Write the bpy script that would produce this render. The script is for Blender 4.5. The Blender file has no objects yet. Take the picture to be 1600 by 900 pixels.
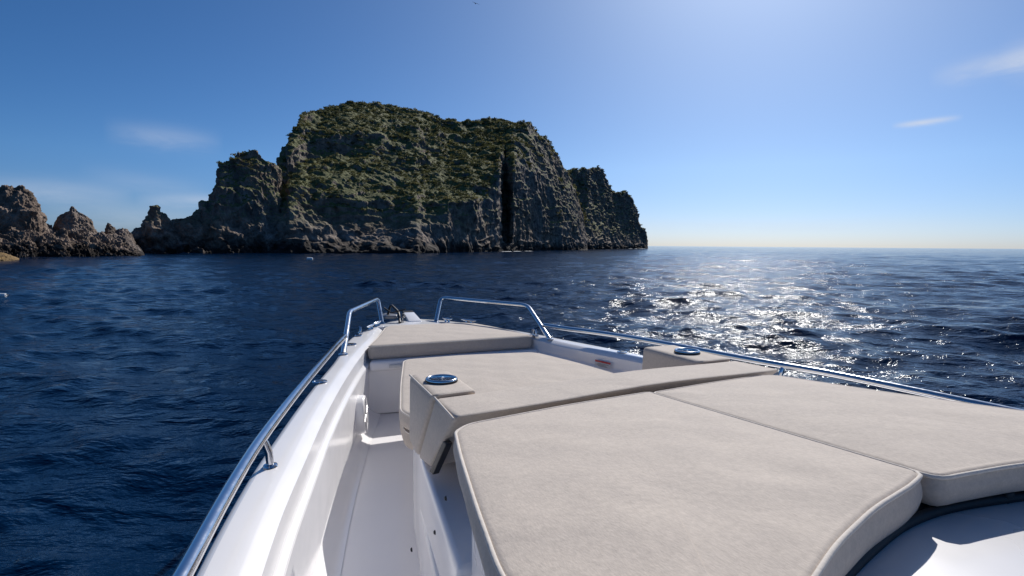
import bpy, bmesh, math, random
import numpy as np
from mathutils import Vector, Matrix

random.seed(7)
rng = np.random.default_rng(11)
R = math.radians
scene = bpy.context.scene
COL = scene.collection

# ------------------------------------------------------------------ camera
H = 1.9                       # eye height above the sea (m)
FPX = 889.0                   # focal length in pixels of a 1600 wide frame (20 mm lens)
ROLL = R(0.45)
PITCH = math.atan((450 - 382.5) / FPX)


def ray(x, y):
    a = x - 800.0
    b = -(y - 450.0)
    c, s = math.cos(ROLL), math.sin(ROLL)
    a2 = a * c - b * s
    b2 = a * s + b * c
    cp, sp = math.cos(PITCH), math.sin(PITCH)
    return np.array([a2, FPX * cp + b2 * sp, -FPX * sp + b2 * cp])


cam_data = bpy.data.cameras.new('camera')
cam_data.sensor_width = 36
cam_data.lens = 36 * FPX / 1600
cam_data.clip_start = 0.05
cam_data.clip_end = 60000
cam = bpy.data.objects.new('camera', cam_data)
COL.objects.link(cam)
f_ = Vector(ray(800, 450)).normalized()
r_ = Vector(ray(801, 450) - ray(800, 450)).normalized()
u_ = r_.cross(f_)
cam.matrix_world = Matrix(((r_.x, u_.x, -f_.x, 0), (r_.y, u_.y, -f_.y, 0), (r_.z, u_.z, -f_.z, H), (0, 0, 0, 1)))
scene.camera = cam
cam_data.dof.use_dof = False

# ------------------------------------------------------------------ light
SUN_AZ = R(23.0)              # clockwise from +Y (the view direction)
SUN_EL = R(35.5)
world = bpy.data.worlds.new("World")
scene.world = world
world.use_nodes = True
wn, wl = world.node_tree.nodes, world.node_tree.links
wn.clear()
w_out = wn.new('ShaderNodeOutputWorld')
w_bg = wn.new('ShaderNodeBackground')
w_bg.inputs['Strength'].default_value = 0.085
sky = wn.new('ShaderNodeTexSky')
sky.sky_type = 'NISHITA'
sky.sun_disc = False
sky.sun_elevation = SUN_EL
sky.sun_rotation = SUN_AZ
sky.altitude = 0
sky.air_density = 0.6
sky.dust_density = 0.62
sky.ozone_density = 4.5
wl.new(w_bg.outputs[0], w_out.inputs[0])


# thin high clouds in the sky, placed by direction (azimuth, elevation)
def wmath(op, a, b=None, c=None):
    n = wn.new('ShaderNodeMath')
    n.operation = op
    for i, v in enumerate((a, b, c)):
        if v is None:
            continue
        if isinstance(v, (int, float)):
            n.inputs[i].default_value = v
        else:
            wl.new(v, n.inputs[i])
    return n.outputs[0]


tc = wn.new('ShaderNodeTexCoord')
sep = wn.new('ShaderNodeSeparateXYZ')
wl.new(tc.outputs['Generated'], sep.inputs[0])
az = wmath('ARCTAN2', sep.outputs[0], sep.outputs[1])
el = wmath('ARCSINE', sep.outputs[2])


def dir_of(x, y):
    v = ray(x, y)
    v = v / np.linalg.norm(v)
    return math.atan2(v[0], v[1]), math.asin(v[2])


comb = wn.new('ShaderNodeCombineXYZ')
wl.new(az, comb.inputs[0])
wl.new(el, comb.inputs[1])
mapn = wn.new('ShaderNodeMapping')
mapn.inputs['Scale'].default_value = (9, 42, 1)
mapn.inputs['Rotation'].default_value = (0, 0, R(4))
wl.new(comb.outputs[0], mapn.inputs[0])
cn = wn.new('ShaderNodeTexNoise')
cn.inputs['Scale'].default_value = 1.6
cn.inputs['Detail'].default_value = 7
cn.inputs['Roughness'].default_value = 0.62
cn.inputs['Distortion'].default_value = 0.6
wl.new(mapn.outputs[0], cn.inputs[0])
cnoise = cn.outputs[0]


def streak(x0, y0, x1, y1, width_px, dens, taper=True):
    """a feathered streak of cirrus between two directions"""
    a0, e0 = dir_of(x0, y0)
    a1, e1 = dir_of(x1, y1)
    L = math.hypot(a1 - a0, e1 - e0)
    ca, sa = (a1 - a0) / L, (e1 - e0) / L
    da = wmath('SUBTRACT', az, a0)
    de = wmath('SUBTRACT', el, e0)
    t = wmath('DIVIDE', wmath('ADD', wmath('MULTIPLY', da, ca), wmath('MULTIPLY', de, sa)), L)
    s = wmath('SUBTRACT', wmath('MULTIPLY', de, ca), wmath('MULTIPLY', da, sa))
    s = wmath('ADD', s, wmath('MULTIPLY', wmath('SUBTRACT', cnoise, 0.5), width_px / 889 * 1.2))
    wd = width_px / 889.0
    ss = wmath('DIVIDE', s, wd)
    g = wmath('POWER', 2.718, wmath('MULTIPLY', wmath('MULTIPLY', ss, ss), -1.0))
    tt = wmath('SUBTRACT', wmath('MULTIPLY', t, 2.0), 1.0)
    lt = wmath('MAXIMUM', wmath('SUBTRACT', 1.0, wmath('MULTIPLY', tt, tt)), 0.0)
    m = wmath('MULTIPLY', g, lt)
    m = wmath('MULTIPLY', m, wmath('ADD', wmath('MULTIPLY', cnoise, 1.1), 0.2))
    return wmath('MULTIPLY', m, dens)


masks = [streak(1392, 197, 1506, 183, 3.5, 0.85),
         streak(1450, 124, 1760, 50, 11, 0.6),
         streak(1560, 100, 1700, 70, 22, 0.25),
         streak(160, 203, 350, 224, 13, 0.27),
         streak(-60, 290, 210, 306, 13, 0.32),
         streak(120, 268, 330, 300, 12, 0.13),
         streak(210, 312, 420, 314, 8, 0.42),
         streak(60, 330, 360, 345, 16, 0.22),
         streak(900, 352, 1600, 350, 9, 0.2)]
tot = masks[0]
for m_ in masks[1:]:
    tot = wmath('ADD', tot, m_)
tot = wmath('MINIMUM', tot, 0.9)
mixc = wn.new('ShaderNodeMix')
mixc.data_type = 'RGBA'
wl.new(tot, mixc.inputs[0])
hs = wn.new('ShaderNodeHueSaturation')
hs.inputs['Saturation'].default_value = 1.2
wl.new(sky.outputs[0], hs.inputs['Color'])
cool = wn.new('ShaderNodeMix')
cool.data_type = 'RGBA'
cool.blend_type = 'MULTIPLY'
cool.inputs[0].default_value = 1.0
wl.new(hs.outputs[0], cool.inputs[6])
cr = wn.new('ShaderNodeValToRGB')
cr.color_ramp.elements[0].position = 0.0
cr.color_ramp.elements[0].color = (0.585, 0.67, 0.83, 1)
cr.color_ramp.elements[1].position = 0.13
cr.color_ramp.elements[1].color = (0.82, 0.945, 1.0, 1)
wl.new(wmath('MAXIMUM', el, 0.0), cr.inputs[0])
sc_ = wn.new('ShaderNodeMix')
sc_.data_type = 'RGBA'
sc_.blend_type = 'MULTIPLY'
sc_.inputs[0].default_value = 1.0
wl.new(cr.outputs[0], sc_.inputs[6])
sc_.inputs[7].default_value = (1.08, 1.08, 1.08, 1)
wl.new(sc_.outputs[2], cool.inputs[7])
wl.new(cool.outputs[2], mixc.inputs[6])
mixc.inputs[7].default_value = (7.6, 8.2, 9.4, 1)
wl.new(mixc.outputs[2], w_bg.inputs['Color'])

sun_data = bpy.data.lights.new('sun', 'SUN')
sun_data.energy = 5.0
sun_data.angle = R(0.5)
sun_data.color = (1.0, 0.955, 0.9)
sun = bpy.data.objects.new('sun', sun_data)
COL.objects.link(sun)
sd = Vector((math.sin(SUN_AZ) * math.cos(SUN_EL), math.cos(SUN_AZ) * math.cos(SUN_EL), math.sin(SUN_EL)))
sun.rotation_euler = sd.to_track_quat('Z', 'Y').to_euler()
sun.location = (20, 30, 60)

scene.view_settings.view_transform = 'Standard'
scene.view_settings.look = 'None'
scene.view_settings.gamma = 1
scene.view_settings.exposure = 0.0
scene.view_settings.use_curve_mapping = False
scene.render.engine = 'CYCLES'
scene.cycles.use_denoising = True
scene.cycles.max_bounces = 12
scene.cycles.diffuse_bounces = 8
scene.cycles.glossy_bounces = 4
scene.cycles.transmission_bounces = 2
scene.cycles.caustics_reflective = False
scene.cycles.caustics_refractive = False
scene.cycles.sample_clamp_indirect = 6
scene.cycles.sample_clamp_direct = 26


# ------------------------------------------------------------------ helpers
def tag(o, label=None, cat=None, group=None, kind=None):
    if label: o['label'] = label
    if cat: o['category'] = cat
    if group: o['group'] = group
    if kind: o['kind'] = kind
    return o


def new_mat(name):
    m = bpy.data.materials.new(name)
    m.use_nodes = True
    n = m.node_tree.nodes
    b = n['Principled BSDF']
    return m, n, m.node_tree.links, b


def noise_node(n, l, scale, detail=4, rough=0.55, vec=None, dist=0.0):
    t = n.new('ShaderNodeTexNoise')
    t.inputs['Scale'].default_value = scale
    t.inputs['Detail'].default_value = detail
    t.inputs['Roughness'].default_value = rough
    t.inputs['Distortion'].default_value = dist
    if vec is not None:
        l.new(vec, t.inputs[0])
    return t


def ramp_node(n, l, src, stops):
    r = n.new('ShaderNodeValToRGB')
    e = r.color_ramp.elements
    while len(e) < len(stops):
        e.new(0.5)
    for i, (p, c) in enumerate(stops):
        e[i].position = p
        e[i].color = (c[0], c[1], c[2], 1) if len(c) == 3 else c
    l.new(src, r.inputs[0])
    return r


def mix_node(n, l, fac, a, b, mode='MIX'):
    m = n.new('ShaderNodeMix')
    m.data_type = 'RGBA'
    m.blend_type = mode
    for i, v in ((0, fac), (6, a), (7, b)):
        if isinstance(v, (int, float)):
            m.inputs[i].default_value = v
        elif isinstance(v, tuple):
            m.inputs[i].default_value = (*v, 1)
        else:
            l.new(v, m.inputs[i])
    return m.outputs[2]


def math_node(n, l, op, a, b=0.0, clamp=False):
    m = n.new('ShaderNodeMath')
    m.operation = op
    m.use_clamp = clamp
    for i, v in ((0, a), (1, b)):
        if isinstance(v, (int, float)):
            m.inputs[i].default_value = v
        else:
            l.new(v, m.inputs[i])
    return m.outputs[0]


def bump_node(n, l, height, strength, dist, nrm=None):
    b = n.new('ShaderNodeBump')
    b.inputs['Strength'].default_value = strength
    b.inputs['Distance'].default_value = dist
    l.new(height, b.inputs['Height'])
    if nrm is not None:
        l.new(nrm, b.inputs['Normal'])
    return b.outputs[0]


def mesh_from(name, verts, faces, mat, smooth=True, angle=None):
    me = bpy.data.meshes.new(name)
    me.from_pydata([tuple(v) for v in verts], [], [tuple(f) for f in faces])
    me.update()
    if smooth:
        me.polygons.foreach_set('use_smooth', [True] * len(me.polygons))
        if angle:
            me.set_sharp_from_angle(angle=R(angle))
    if mat:
        me.materials.append(mat)
    return me


def np_mesh(name, verts, quads, mat, smooth=True):
    """fast mesh from numpy arrays; quads (n,4) or tris (n,3)"""
    me = bpy.data.meshes.new(name)
    k = quads.shape[1]
    me.vertices.add(len(verts))
    me.vertices.foreach_set('co', np.ascontiguousarray(verts, dtype=np.float32).ravel())
    me.loops.add(quads.size)
    me.loops.foreach_set('vertex_index', np.ascontiguousarray(quads, dtype=np.int32).ravel())
    me.polygons.add(len(quads))
    me.polygons.foreach_set('loop_start', np.arange(0, quads.size, k, dtype=np.int32))
    me.polygons.foreach_set('loop_total', np.full(len(quads), k, dtype=np.int32))
    me.polygons.foreach_set('use_smooth', np.full(len(quads), smooth))
    me.update(calc_edges=True)
    me.validate()
    me.materials.append(mat)
    return me


def grid_quads(nr, nc, wrap=False):
    i = np.arange(nr - 1)[:, None]
    j = np.arange(nc if wrap else nc - 1)[None, :]
    j2 = (j + 1) % nc
    a = i * nc + j
    b = i * nc + j2
    c = (i + 1) * nc + j2
    d = (i + 1) * nc + j
    return np.stack([a, b, c, d], -1).reshape(-1, 4)


# numpy gradient noise
_perm = rng.permutation(256).astype(np.int64)
_perm = np.concatenate([_perm, _perm, _perm])
_g = rng.normal(size=(256, 3))
_g /= np.linalg.norm(_g, axis=1)[:, None]


def perlin(p):
    pi = np.floor(p).astype(np.int64)
    pf = p - pi
    w = pf * pf * pf * (pf * (pf * 6 - 15) + 10)
    X, Y, Z = (pi[:, 0] & 255), (pi[:, 1] & 255), (pi[:, 2] & 255)
    out = 0
    for dx in (0, 1):
        wx = w[:, 0] if dx else 1 - w[:, 0]
        for dy in (0, 1):
            wy = w[:, 1] if dy else 1 - w[:, 1]
            for dz in (0, 1):
                wz = w[:, 2] if dz else 1 - w[:, 2]
                h = _perm[(_perm[(_perm[(X + dx) & 255] + Y + dy) & 255] + Z + dz) & 255]
                g = _g[h]
                d = g[:, 0] * (pf[:, 0] - dx) + g[:, 1] * (pf[:, 1] - dy) + g[:, 2] * (pf[:, 2] - dz)
                out = out + wx * wy * wz * d
    return out * 1.6


def fbm(p, octv, lac=2.03, gain=0.5, ridged=False):
    s = 0
    a = 1.0
    q = p.copy()
    for _ in range(octv):
        v = perlin(q)
        if ridged:
            v = 1 - 2 * np.abs(v)
        s = s + a * v
        a *= gain
        q = q * lac + 17.3
    return s


# ------------------------------------------------------------------ materials
def mat_water():
    m, n, l, b = new_mat('sea_water')
    b.inputs['Base Color'].default_value = (0.0002, 0.0095, 0.033, 1)
    b.inputs['Roughness'].default_value = 0.035
    b.inputs['IOR'].default_value = 1.333
    b.inputs['Specular IOR Level'].default_value = 0.21
    b.inputs['Specular Tint'].default_value = (0.52, 0.80, 1.0, 1)
    g = n.new('ShaderNodeNewGeometry')
    mp = n.new('ShaderNodeMapping')
    mp.inputs['Rotation'].default_value = (0, 0, R(18))
    mp.inputs['Scale'].default_value = (0.55, 1.0, 1.0)
    l.new(g.outputs['Position'], mp.inputs[0])
    a = noise_node(n, l, 2.6, 4, 0.55, mp.outputs[0], 0.35)
    c = noise_node(n, l, 7.5, 4, 0.6, mp.outputs[0], 0.3)
    n1 = bump_node(n, l, a.outputs[0], 1.0, 0.115)
    n2 = bump_node(n, l, c.outputs[0], 1.0, 0.030, n1)
    l.new(n2, b.inputs['Normal'])
    # calm and ruffled patches
    pn = noise_node(n, l, 0.05, 3, 0.5, g.outputs['Position'])
    rr = ramp_node(n, l, pn.outputs[0], [(0.35, (0.08,) * 3), (0.7, (0.105,) * 3)])
    l.new(rr.outputs[0], b.inputs['Roughness'])
    return m


def mat_rock(name, veg=True, warm=0.0):
    m, n, l, b = new_mat(name)
    g = n.new('ShaderNodeNewGeometry')
    pos = g.outputs['Position']
    big = noise_node(n, l, 0.09, 5, 0.6, pos, 0.5)
    mid = noise_node(n, l, 0.55, 6, 0.65, pos, 0.3)
    fine = noise_node(n, l, 3.0, 5, 0.65, pos)
    base = ramp_node(n, l, mid.outputs[0], [(0.3, (0.085, 0.072, 0.062)), (0.5, (0.22 + warm, 0.185 + warm * .7, 0.155)),
                                            (0.72, (0.42 + warm, 0.365 + warm * .6, 0.315))])
    tint = ramp_node(n, l, big.outputs[0], [(0.38, (0.88, 0.9, 0.94)), (0.6, (1.0, 0.84, 0.70))])
    c = mix_node(n, l, 0.8, base.outputs[0], tint.outputs[0], 'MULTIPLY')
    # vertical rain streaks
    mp = n.new('ShaderNodeMapping')
    mp.inputs['Scale'].default_value = (0.8, 0.8, 0.06)
    l.new(pos, mp.inputs[0])
    st = noise_node(n, l, 1.2, 4, 0.6, mp.outputs[0])
    sr = ramp_node(n, l, st.outputs[0], [(0.35, (0.5, 0.5, 0.52)), (0.6, (1, 1, 1))])
    c = mix_node(n, l, 0.6, c, sr.outputs[0], 'MULTIPLY')
    sx = n.new('ShaderNodeSeparateXYZ')
    l.new(pos, sx.inputs[0])
    if veg:
        nx = n.new('ShaderNodeSeparateXYZ')
        l.new(g.outputs['Normal'], nx.inputs[0])
        v = math_node(n, l, 'ADD', nx.outputs[2], math_node(n, l, 'MULTIPLY', math_node(n, l, 'SUBTRACT', mid.outputs[0], 0.5), 1.3))
        v = math_node(n, l, 'ADD', v, math_node(n, l, 'MULTIPLY', math_node(n, l, 'SUBTRACT', fine.outputs[0], 0.5), 0.8))
        vr = ramp_node(n, l, v, [(0.42, (0, 0, 0)), (0.56, (1, 1, 1))])
        hz = ramp_node(n, l, math_node(n, l, 'DIVIDE', sx.outputs[2], 20.0, True), [(0.2, (0, 0, 0)), (0.5, (1, 1, 1))])
        vm = math_node(n, l, 'MULTIPLY', vr.outputs[0], hz.outputs[0])
        gc = ramp_node(n, l, fine.outputs[0], [(0.3, (0.05, 0.06, 0.025)), (0.55, (0.13, 0.14, 0.05)), (0.75, (0.25, 0.22, 0.11))])
        c = mix_node(n, l, vm, c, gc.outputs[0])
    # black tidal band of algae at the waterline
    tb = math_node(n, l, 'ADD', sx.outputs[2], math_node(n, l, 'MULTIPLY', math_node(n, l, 'SUBTRACT', mid.outputs[0], 0.5), 5.0))
    tr = ramp_node(n, l, math_node(n, l, 'DIVIDE', tb, 6.0, True), [(0.15 if veg else 0.1, (0.10, 0.10, 0.11)), (0.55 if veg else 0.3, (1, 1, 1))])
    c = mix_node(n, l, 1.0, c, tr.outputs[0], 'MULTIPLY')
    l.new(c, b.inputs['Base Color'])
    b.inputs['Roughness'].default_value = 0.9
    b.inputs['Specular IOR Level'].default_value = 0.2
    vo = n.new('ShaderNodeTexVoronoi')
    vo.feature = 'DISTANCE_TO_EDGE'
    vo.inputs['Scale'].default_value = 0.55
    l.new(pos, vo.inputs[0])
    nn = bump_node(n, l, mid.outputs[0], 1.0, 0.7)
    nn = bump_node(n, l, fine.outputs[0], 0.8, 0.14, nn)
    l.new(nn, b.inputs['Normal'])
    return m


def mat_leaf():
    m, n, l, b = new_mat('scrub_leaf')
    g = n.new('ShaderNodeNewGeometry')
    a = noise_node(n, l, 0.14, 6, 0.72, g.outputs['Position'])
    r = ramp_node(n, l, a.outputs[0], [(0.32, (0.035, 0.042, 0.02)), (0.5, (0.10, 0.105, 0.04)), (0.68, (0.23, 0.20, 0.09))])
    l.new(r.outputs[0], b.inputs['Base Color'])
    b.inputs['Roughness'].default_value = 0.75
    b.inputs['Specular IOR Level'].default_value = 0.15
    tr = n.new('ShaderNodeBsdfTranslucent')
    l.new(r.outputs[0], tr.inputs['Color'])
    mx = n.new('ShaderNodeMixShader')
    mx.inputs[0].default_value = 0.42
    l.new(b.outputs[0], mx.inputs[1])
    l.new(tr.outputs[0], mx.inputs[2])
    l.new(mx.outputs[0], n['Material Output'].inputs[0])
    return m


def mat_gelcoat(name='white_gelcoat', col=(0.875, 0.865, 0.868), rough=0.2):
    m, n, l, b = new_mat(name)
    g = n.new('ShaderNodeTexCoord')
    a = noise_node(n, l, 3.0, 3, 0.5, g.outputs['Object'])
    r = ramp_node(n, l, a.outputs[0], [(0.3, tuple(c * 0.965 for c in col)), (0.7, col)])
    l.new(r.outputs[0], b.inputs['Base Color'])
    d = noise_node(n, l, 6.0, 3, 0.5, g.outputs['Object'])
    rr = ramp_node(n, l, d.outputs[0], [(0.35, (rough,) * 3), (0.75, (rough + 0.05,) * 3)])
    l.new(rr.outputs[0], b.inputs['Roughness'])
    b.inputs['Coat Weight'].default_value = 0.25
    b.inputs['Coat Roughness'].default_value = 0.12
    nn = bump_node(n, l, a.outputs[0], 0.10, 0.002)
    l.new(nn, b.inputs['Normal'])
    return m


def mat_fabric(name, col, k=1.0):
    m, n, l, b = new_mat(name)
    g = n.new('ShaderNodeTexCoord')
    ob = g.outputs['Object']
    soft = noise_node(n, l, 9, 4, 0.6, ob)
    melange = noise_node(n, l, 75, 4, 0.7, ob, 0.4)
    mp = n.new('ShaderNodeMapping')
    mp.inputs['Scale'].default_value = (1, 0.35, 1)
    mp.inputs['Rotation'].default_value = (0, 0, R(30))
    l.new(ob, mp.inputs[0])
    thread = noise_node(n, l, 260, 3, 0.6, mp.outputs[0])
    d = tuple(c * 0.87 for c in col)
    e = tuple(min(1, c * 1.08) for c in col)
    c1 = ramp_node(n, l, melange.outputs[0], [(0.25, d), (0.75, e)])
    c2 = ramp_node(n, l, soft.outputs[0], [(0.3, (0.93, 0.93, 0.94)), (0.7, (1, 1, 1))])
    c3 = ramp_node(n, l, thread.outputs[0], [(0.3, (0.90, 0.90, 0.90)), (0.62, (1, 1, 1))])
    c = mix_node(n, l, 1.0, c1.outputs[0], c2.outputs[0], 'MULTIPLY')
    c = mix_node(n, l, 1.0, c, c3.outputs[0], 'MULTIPLY')
    l.new(c, b.inputs['Base Color'])
    b.inputs['Roughness'].default_value = 0.85
    b.inputs['Sheen Weight'].default_value = 0.12
    b.inputs['Specular IOR Level'].default_value = 0.21
    b.inputs['Specular Tint'].default_value = (0.52, 0.80, 1.0, 1)
    nn = bump_node(n, l, thread.outputs[0], 0.5, 0.0012)
    nn = bump_node(n, l, soft.outputs[0], 0.5, 0.006, nn)
    sag = noise_node(n, l, 2.6, 2, 0.5, ob, 0.8)
    nn = bump_node(n, l, sag.outputs[0], 0.6, 0.02, nn)
    l.new(nn, b.inputs['Normal'])
    return m


def mat_steel():
    m, n, l, b = new_mat('polished_steel')
    g = n.new('ShaderNodeTexCoord')
    a = noise_node(n, l, 30, 4, 0.6, g.outputs['Object'])
    r = ramp_node(n, l, a.outputs[0], [(0.3, (0.09,) * 3), (0.7, (0.17,) * 3)])
    l.new(r.outputs[0], b.inputs['Roughness'])
    b.inputs['Base Color'].default_value = (0.72, 0.72, 0.73, 1)
    b.inputs['Metallic'].default_value = 1
    return m


def mat_plain(name, col, rough=0.6, metal=0.0, var=0.12, scale=20):
    m, n, l, b = new_mat(name)
    g = n.new('ShaderNodeTexCoord')
    a = noise_node(n, l, scale, 4, 0.6, g.outputs['Object'])
    r = ramp_node(n, l, a.outputs[0], [(0.3, tuple(c * (1 - var) for c in col)), (0.7, tuple(min(1, c * (1 + var)) for c in col))])
    l.new(r.outputs[0], b.inputs['Base Color'])
    b.inputs['Roughness'].default_value = rough
    b.inputs['Metallic'].default_value = metal
    return m


M_WATER = mat_water()
M_ISLE = mat_rock('island_rock', True)
M_ROCK = mat_rock('bare_rock', False, -0.01)
M_LEAF = mat_leaf()
M_WHITE = mat_gelcoat()
M_FLOOR = mat_gelcoat('grey_white_nonskid', (0.84, 0.828, 0.838), 0.42)
M_FABRIC = mat_fabric('beige_marine_fabric', (0.555, 0.482, 0.41))
M_PIPING = mat_fabric('pale_piping', (0.68, 0.62, 0.55))
M_STEEL = mat_steel()
M_CUP = mat_plain('dark_steel', (0.10, 0.105, 0.11), 0.28, 0.9)
M_CONSOLE = mat_gelcoat('grey_white_gelcoat', (0.70, 0.69, 0.69), 0.25)
M_BLACK = mat_plain('black_rubber', (0.012, 0.012, 0.014), 0.55)
M_DARK = mat_plain('dark_glass', (0.02, 0.03, 0.035), 0.08)
M_RED = mat_plain('red_print', (0.45, 0.03, 0.03), 0.5)
M_LABEL = mat_plain('label_white', (0.6, 0.6, 0.6), 0.5)
M_INK = mat_plain('grey_print', (0.12, 0.12, 0.13), 0.5)
M_CHAIN = mat_plain('galvanised_steel', (0.22, 0.22, 0.23), 0.4, 0.8)
M_FOAM = mat_plain('sea_foam', (0.75, 0.78, 0.8), 0.8)
M_YELLOW = mat_plain('ochre_weed_rock', (0.17, 0.105, 0.035), 0.9, 0, 0.5, 1.5)
M_BIRD = mat_plain('gull_grey', (0.35, 0.37, 0.4), 0.8)


# ------------------------------------------------------------------ sea
def build_sea():
    g = 0.0062
    radii = [0.35]
    while radii[-1] < 14000:
        radii.append(radii[-1] * (1 + g))
    rad = np.array(radii)
    fine = np.arange(-50, 50.01, 0.095)
    coarse = np.arange(53, 307.1, 3.0)
    ang = np.radians(np.concatenate([fine, coarse]))
    dth = np.gradient(ang)
    RR, AA = np.meshgrid(rad, ang, indexing='ij')
    X = (RR * np.sin(AA)).ravel()
    Y = (RR * np.cos(AA)).ravel()
    DT = np.broadcast_to(dth[None, :], RR.shape)
    sp = np.maximum(RR * g * 1.3, RR * DT).ravel().astype(np.float32)
    X = X.astype(np.float32); Y = Y.astype(np.float32)
    dx = np.zeros_like(X); dy = np.zeros_like(X); dz = np.zeros_like(X)
    wr = np.random.default_rng(5)
    N = 110
    lam = 0.26 * (8.0 / 0.26) ** ((np.arange(N) + wr.random(N)) / N)
    main = R(248)             # heading the wind sea runs towards
    for k in range(N):
        L = lam[k]
        th = main + wr.normal() * (0.42 + 0.28 * (1 if L < 1.5 else 0))
        kk = 2 * math.pi / L
        slope = 0.030 if L < 2.2 else 0.0185 * (3 / L) ** 0.6
        a = slope / kk * 1.0
        w = np.clip(L / (sp * 2.6) - 0.6, 0, 1)
        ph = kk * (math.cos(th) * X + math.sin(th) * Y) + wr.random() * 6.283
        s_, c_ = np.sin(ph), np.cos(ph)
        dz += w * a * c_
        dx -= w * a * 0.9 * math.cos(th) * s_
        dy -= w * a * 0.9 * math.sin(th) * s_
    # gusty patches make the chop livelier in places
    P = np.stack([X * 0.07, Y * 0.07, np.zeros_like(X)], 1).astype(np.float64)
    amp = 1.0 + 0.45 * perlin(P).astype(np.float32)
    V = np.stack([X + dx * amp, Y + dy * amp, dz * amp], 1)
    q = grid_quads(len(rad), len(ang), wrap=True)
    q = q[:, ::-1]
    # centre fan folded in as degenerate-free quads: one extra vertex
    me = np_mesh('water', V, q, M_WATER)
    o = bpy.data.objects.new('water', me)
    COL.objects.link(o)
    tag(o, 'deep blue rippled sea reaching the horizon', 'sea', kind='structure')
    return o


build_sea()


# ------------------------------------------------------------------ island and rocks
def relief(sky_pts, rw_pts, D, dx, nq, back, amp, scale, seed, edge=(6, 18), jag=1.0, basez=-1.5, flute=0.0):
    """a rock body: its front runs from the waterline up to the crest, set back in
    depth by D(x, q), and its back falls away to the sea again"""
    sp = np.array(sky_pts, float)
    x0, x1 = sp[0, 0], sp[-1, 0]
    xs = np.arange(x0, x1 + dx * 0.5, dx)
    yt = np.interp(xs, sp[:, 0], sp[:, 1])
    rp = np.array(rw_pts, float)
    rw = np.interp(xs, rp[:, 0], rp[:, 1])
    nb = max(24, nq // 4)
    qs = np.linspace(0, 1, nq)
    rows = []
    rays_top = np.array([ray(x, y) for x, y in zip(xs, yt)])
    el_top = rays_top[:, 2] / np.hypot(rays_top[:, 0], rays_top[:, 1])
    azd = rays_top[:, :2] / np.hypot(rays_top[:, 0], rays_top[:, 1])[:, None]
    el_w = -H / rw
    ex, ek = edge
    de = ex * (np.exp(-(xs - x0) / ek) + np.exp(-(x1 - xs) / ek))
    lo = (rw + de, np.full_like(rw, basez * 1.0))
    rows.append(np.stack([azd[:, 0] * (rw + de * 0 - 1.0), azd[:, 1] * (rw - 1.0), np.full_like(rw, basez * 2)], 1))
    for q in qs:
        d = D(xs, q) + de * q
        r = rw + d
        e = el_w + (el_top - el_w) * q
        z = H + r * e
        rows.append(np.stack([azd[:, 0] * r, azd[:, 1] * r, z], 1))
    rc = rows[-1]
    rcr = np.hypot(rc[:, 0], rc[:, 1])
    for t in np.linspace(0, 1, nb + 1)[1:]:
        r = rcr + back * t
        z = rc[:, 2] * (1 - t ** 2) * (1 - 0.15 * t) - 3 * t ** 2
        z = np.minimum(z, rc[:, 2] + (r - rcr) * el_top - 0.35 * (r - rcr) * 0.4)
        rows.append(np.stack([azd[:, 0] * r, azd[:, 1] * r, z], 1))
    G = np.array(rows)
    nr, nc = G.shape[:2]
    du = np.gradient(G, axis=1)
    dv = np.gradient(G, axis=0)
    Nn = np.cross(du, dv)
    Nn /= np.maximum(np.linalg.norm(Nn, axis=2), 1e-6)[:, :, None]
    # smooth the normals a little so that displacement does not fold
    for _ in range(6):
        Nn[1:-1] = (Nn[:-2] + Nn[1:-1] * 2 + Nn[2:]) / 4
        Nn[:, 1:-1] = (Nn[:, :-2] + Nn[:, 1:-1] * 2 + Nn[:, 2:]) / 4
    Nn /= np.maximum(np.linalg.norm(Nn, axis=2), 1e-6)[:, :, None]
    P = G.reshape(-1, 3)
    Q = P / scale + seed
    warp = np.stack([perlin(Q * 0.7 + 5), perlin(Q * 0.7 + 31), perlin(Q * 0.7 + 77)], 1) * 0.6
    d1 = fbm((Q + warp) * np.array([1, 1, 1.25]), 3, gain=0.5, ridged=True) * 0.45
    d2 = fbm(Q * 2.6 + 9 + warp, 4, gain=0.58) * 0.42
    d3 = -np.abs(fbm(Q * np.array([3.6, 3.6, 2.2]) + 40, 3, gain=0.55)) * 0.5 * jag
    d4 = fbm(Q * 11 + 3, 3, gain=0.6, ridged=True) * 0.05 * jag
    zz = P[:, 2:3] / 2.6 + 0.5 * np.stack([perlin(Q * 1.3 + 60)], 1)
    d5 = -np.clip(np.abs(perlin(np.hstack([P[:, :2] / 22 + seed, zz]))) * 2.2, 0, 0.6) * 0.55
    tot_ = d1 + d2 + d3 + d4 + d5
    stp = np.clip((0.62 - np.abs(Nn.reshape(-1, 3)[:, 2])) / 0.35, 0, 1) * flute
    fl = -np.abs(fbm(P * np.array([0.30, 0.30, 0.045]) + seed, 3, gain=0.55)) * 1.15 - np.abs(fbm(P * np.array([0.07, 0.07, 0.02]) + 7, 2)) * 1.2
    tot_ = d1 + (1 - 0.62 * stp) * (d2 + d3 + d5) + d4 + stp * fl
    disp = (tot_ - tot_.mean()) * amp
    # keep it quiet where the body is thin (crest and ends near the water)
    hgt = np.repeat(np.maximum(rc[:, 2], 0)[None, :], nr, 0).reshape(-1)
    disp *= np.clip(hgt / (amp * 3.5), 0.12, 1)
    P = P + Nn.reshape(-1, 3) * disp[:, None]
    return P.reshape(nr, nc, 3), Nn, nq


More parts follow.
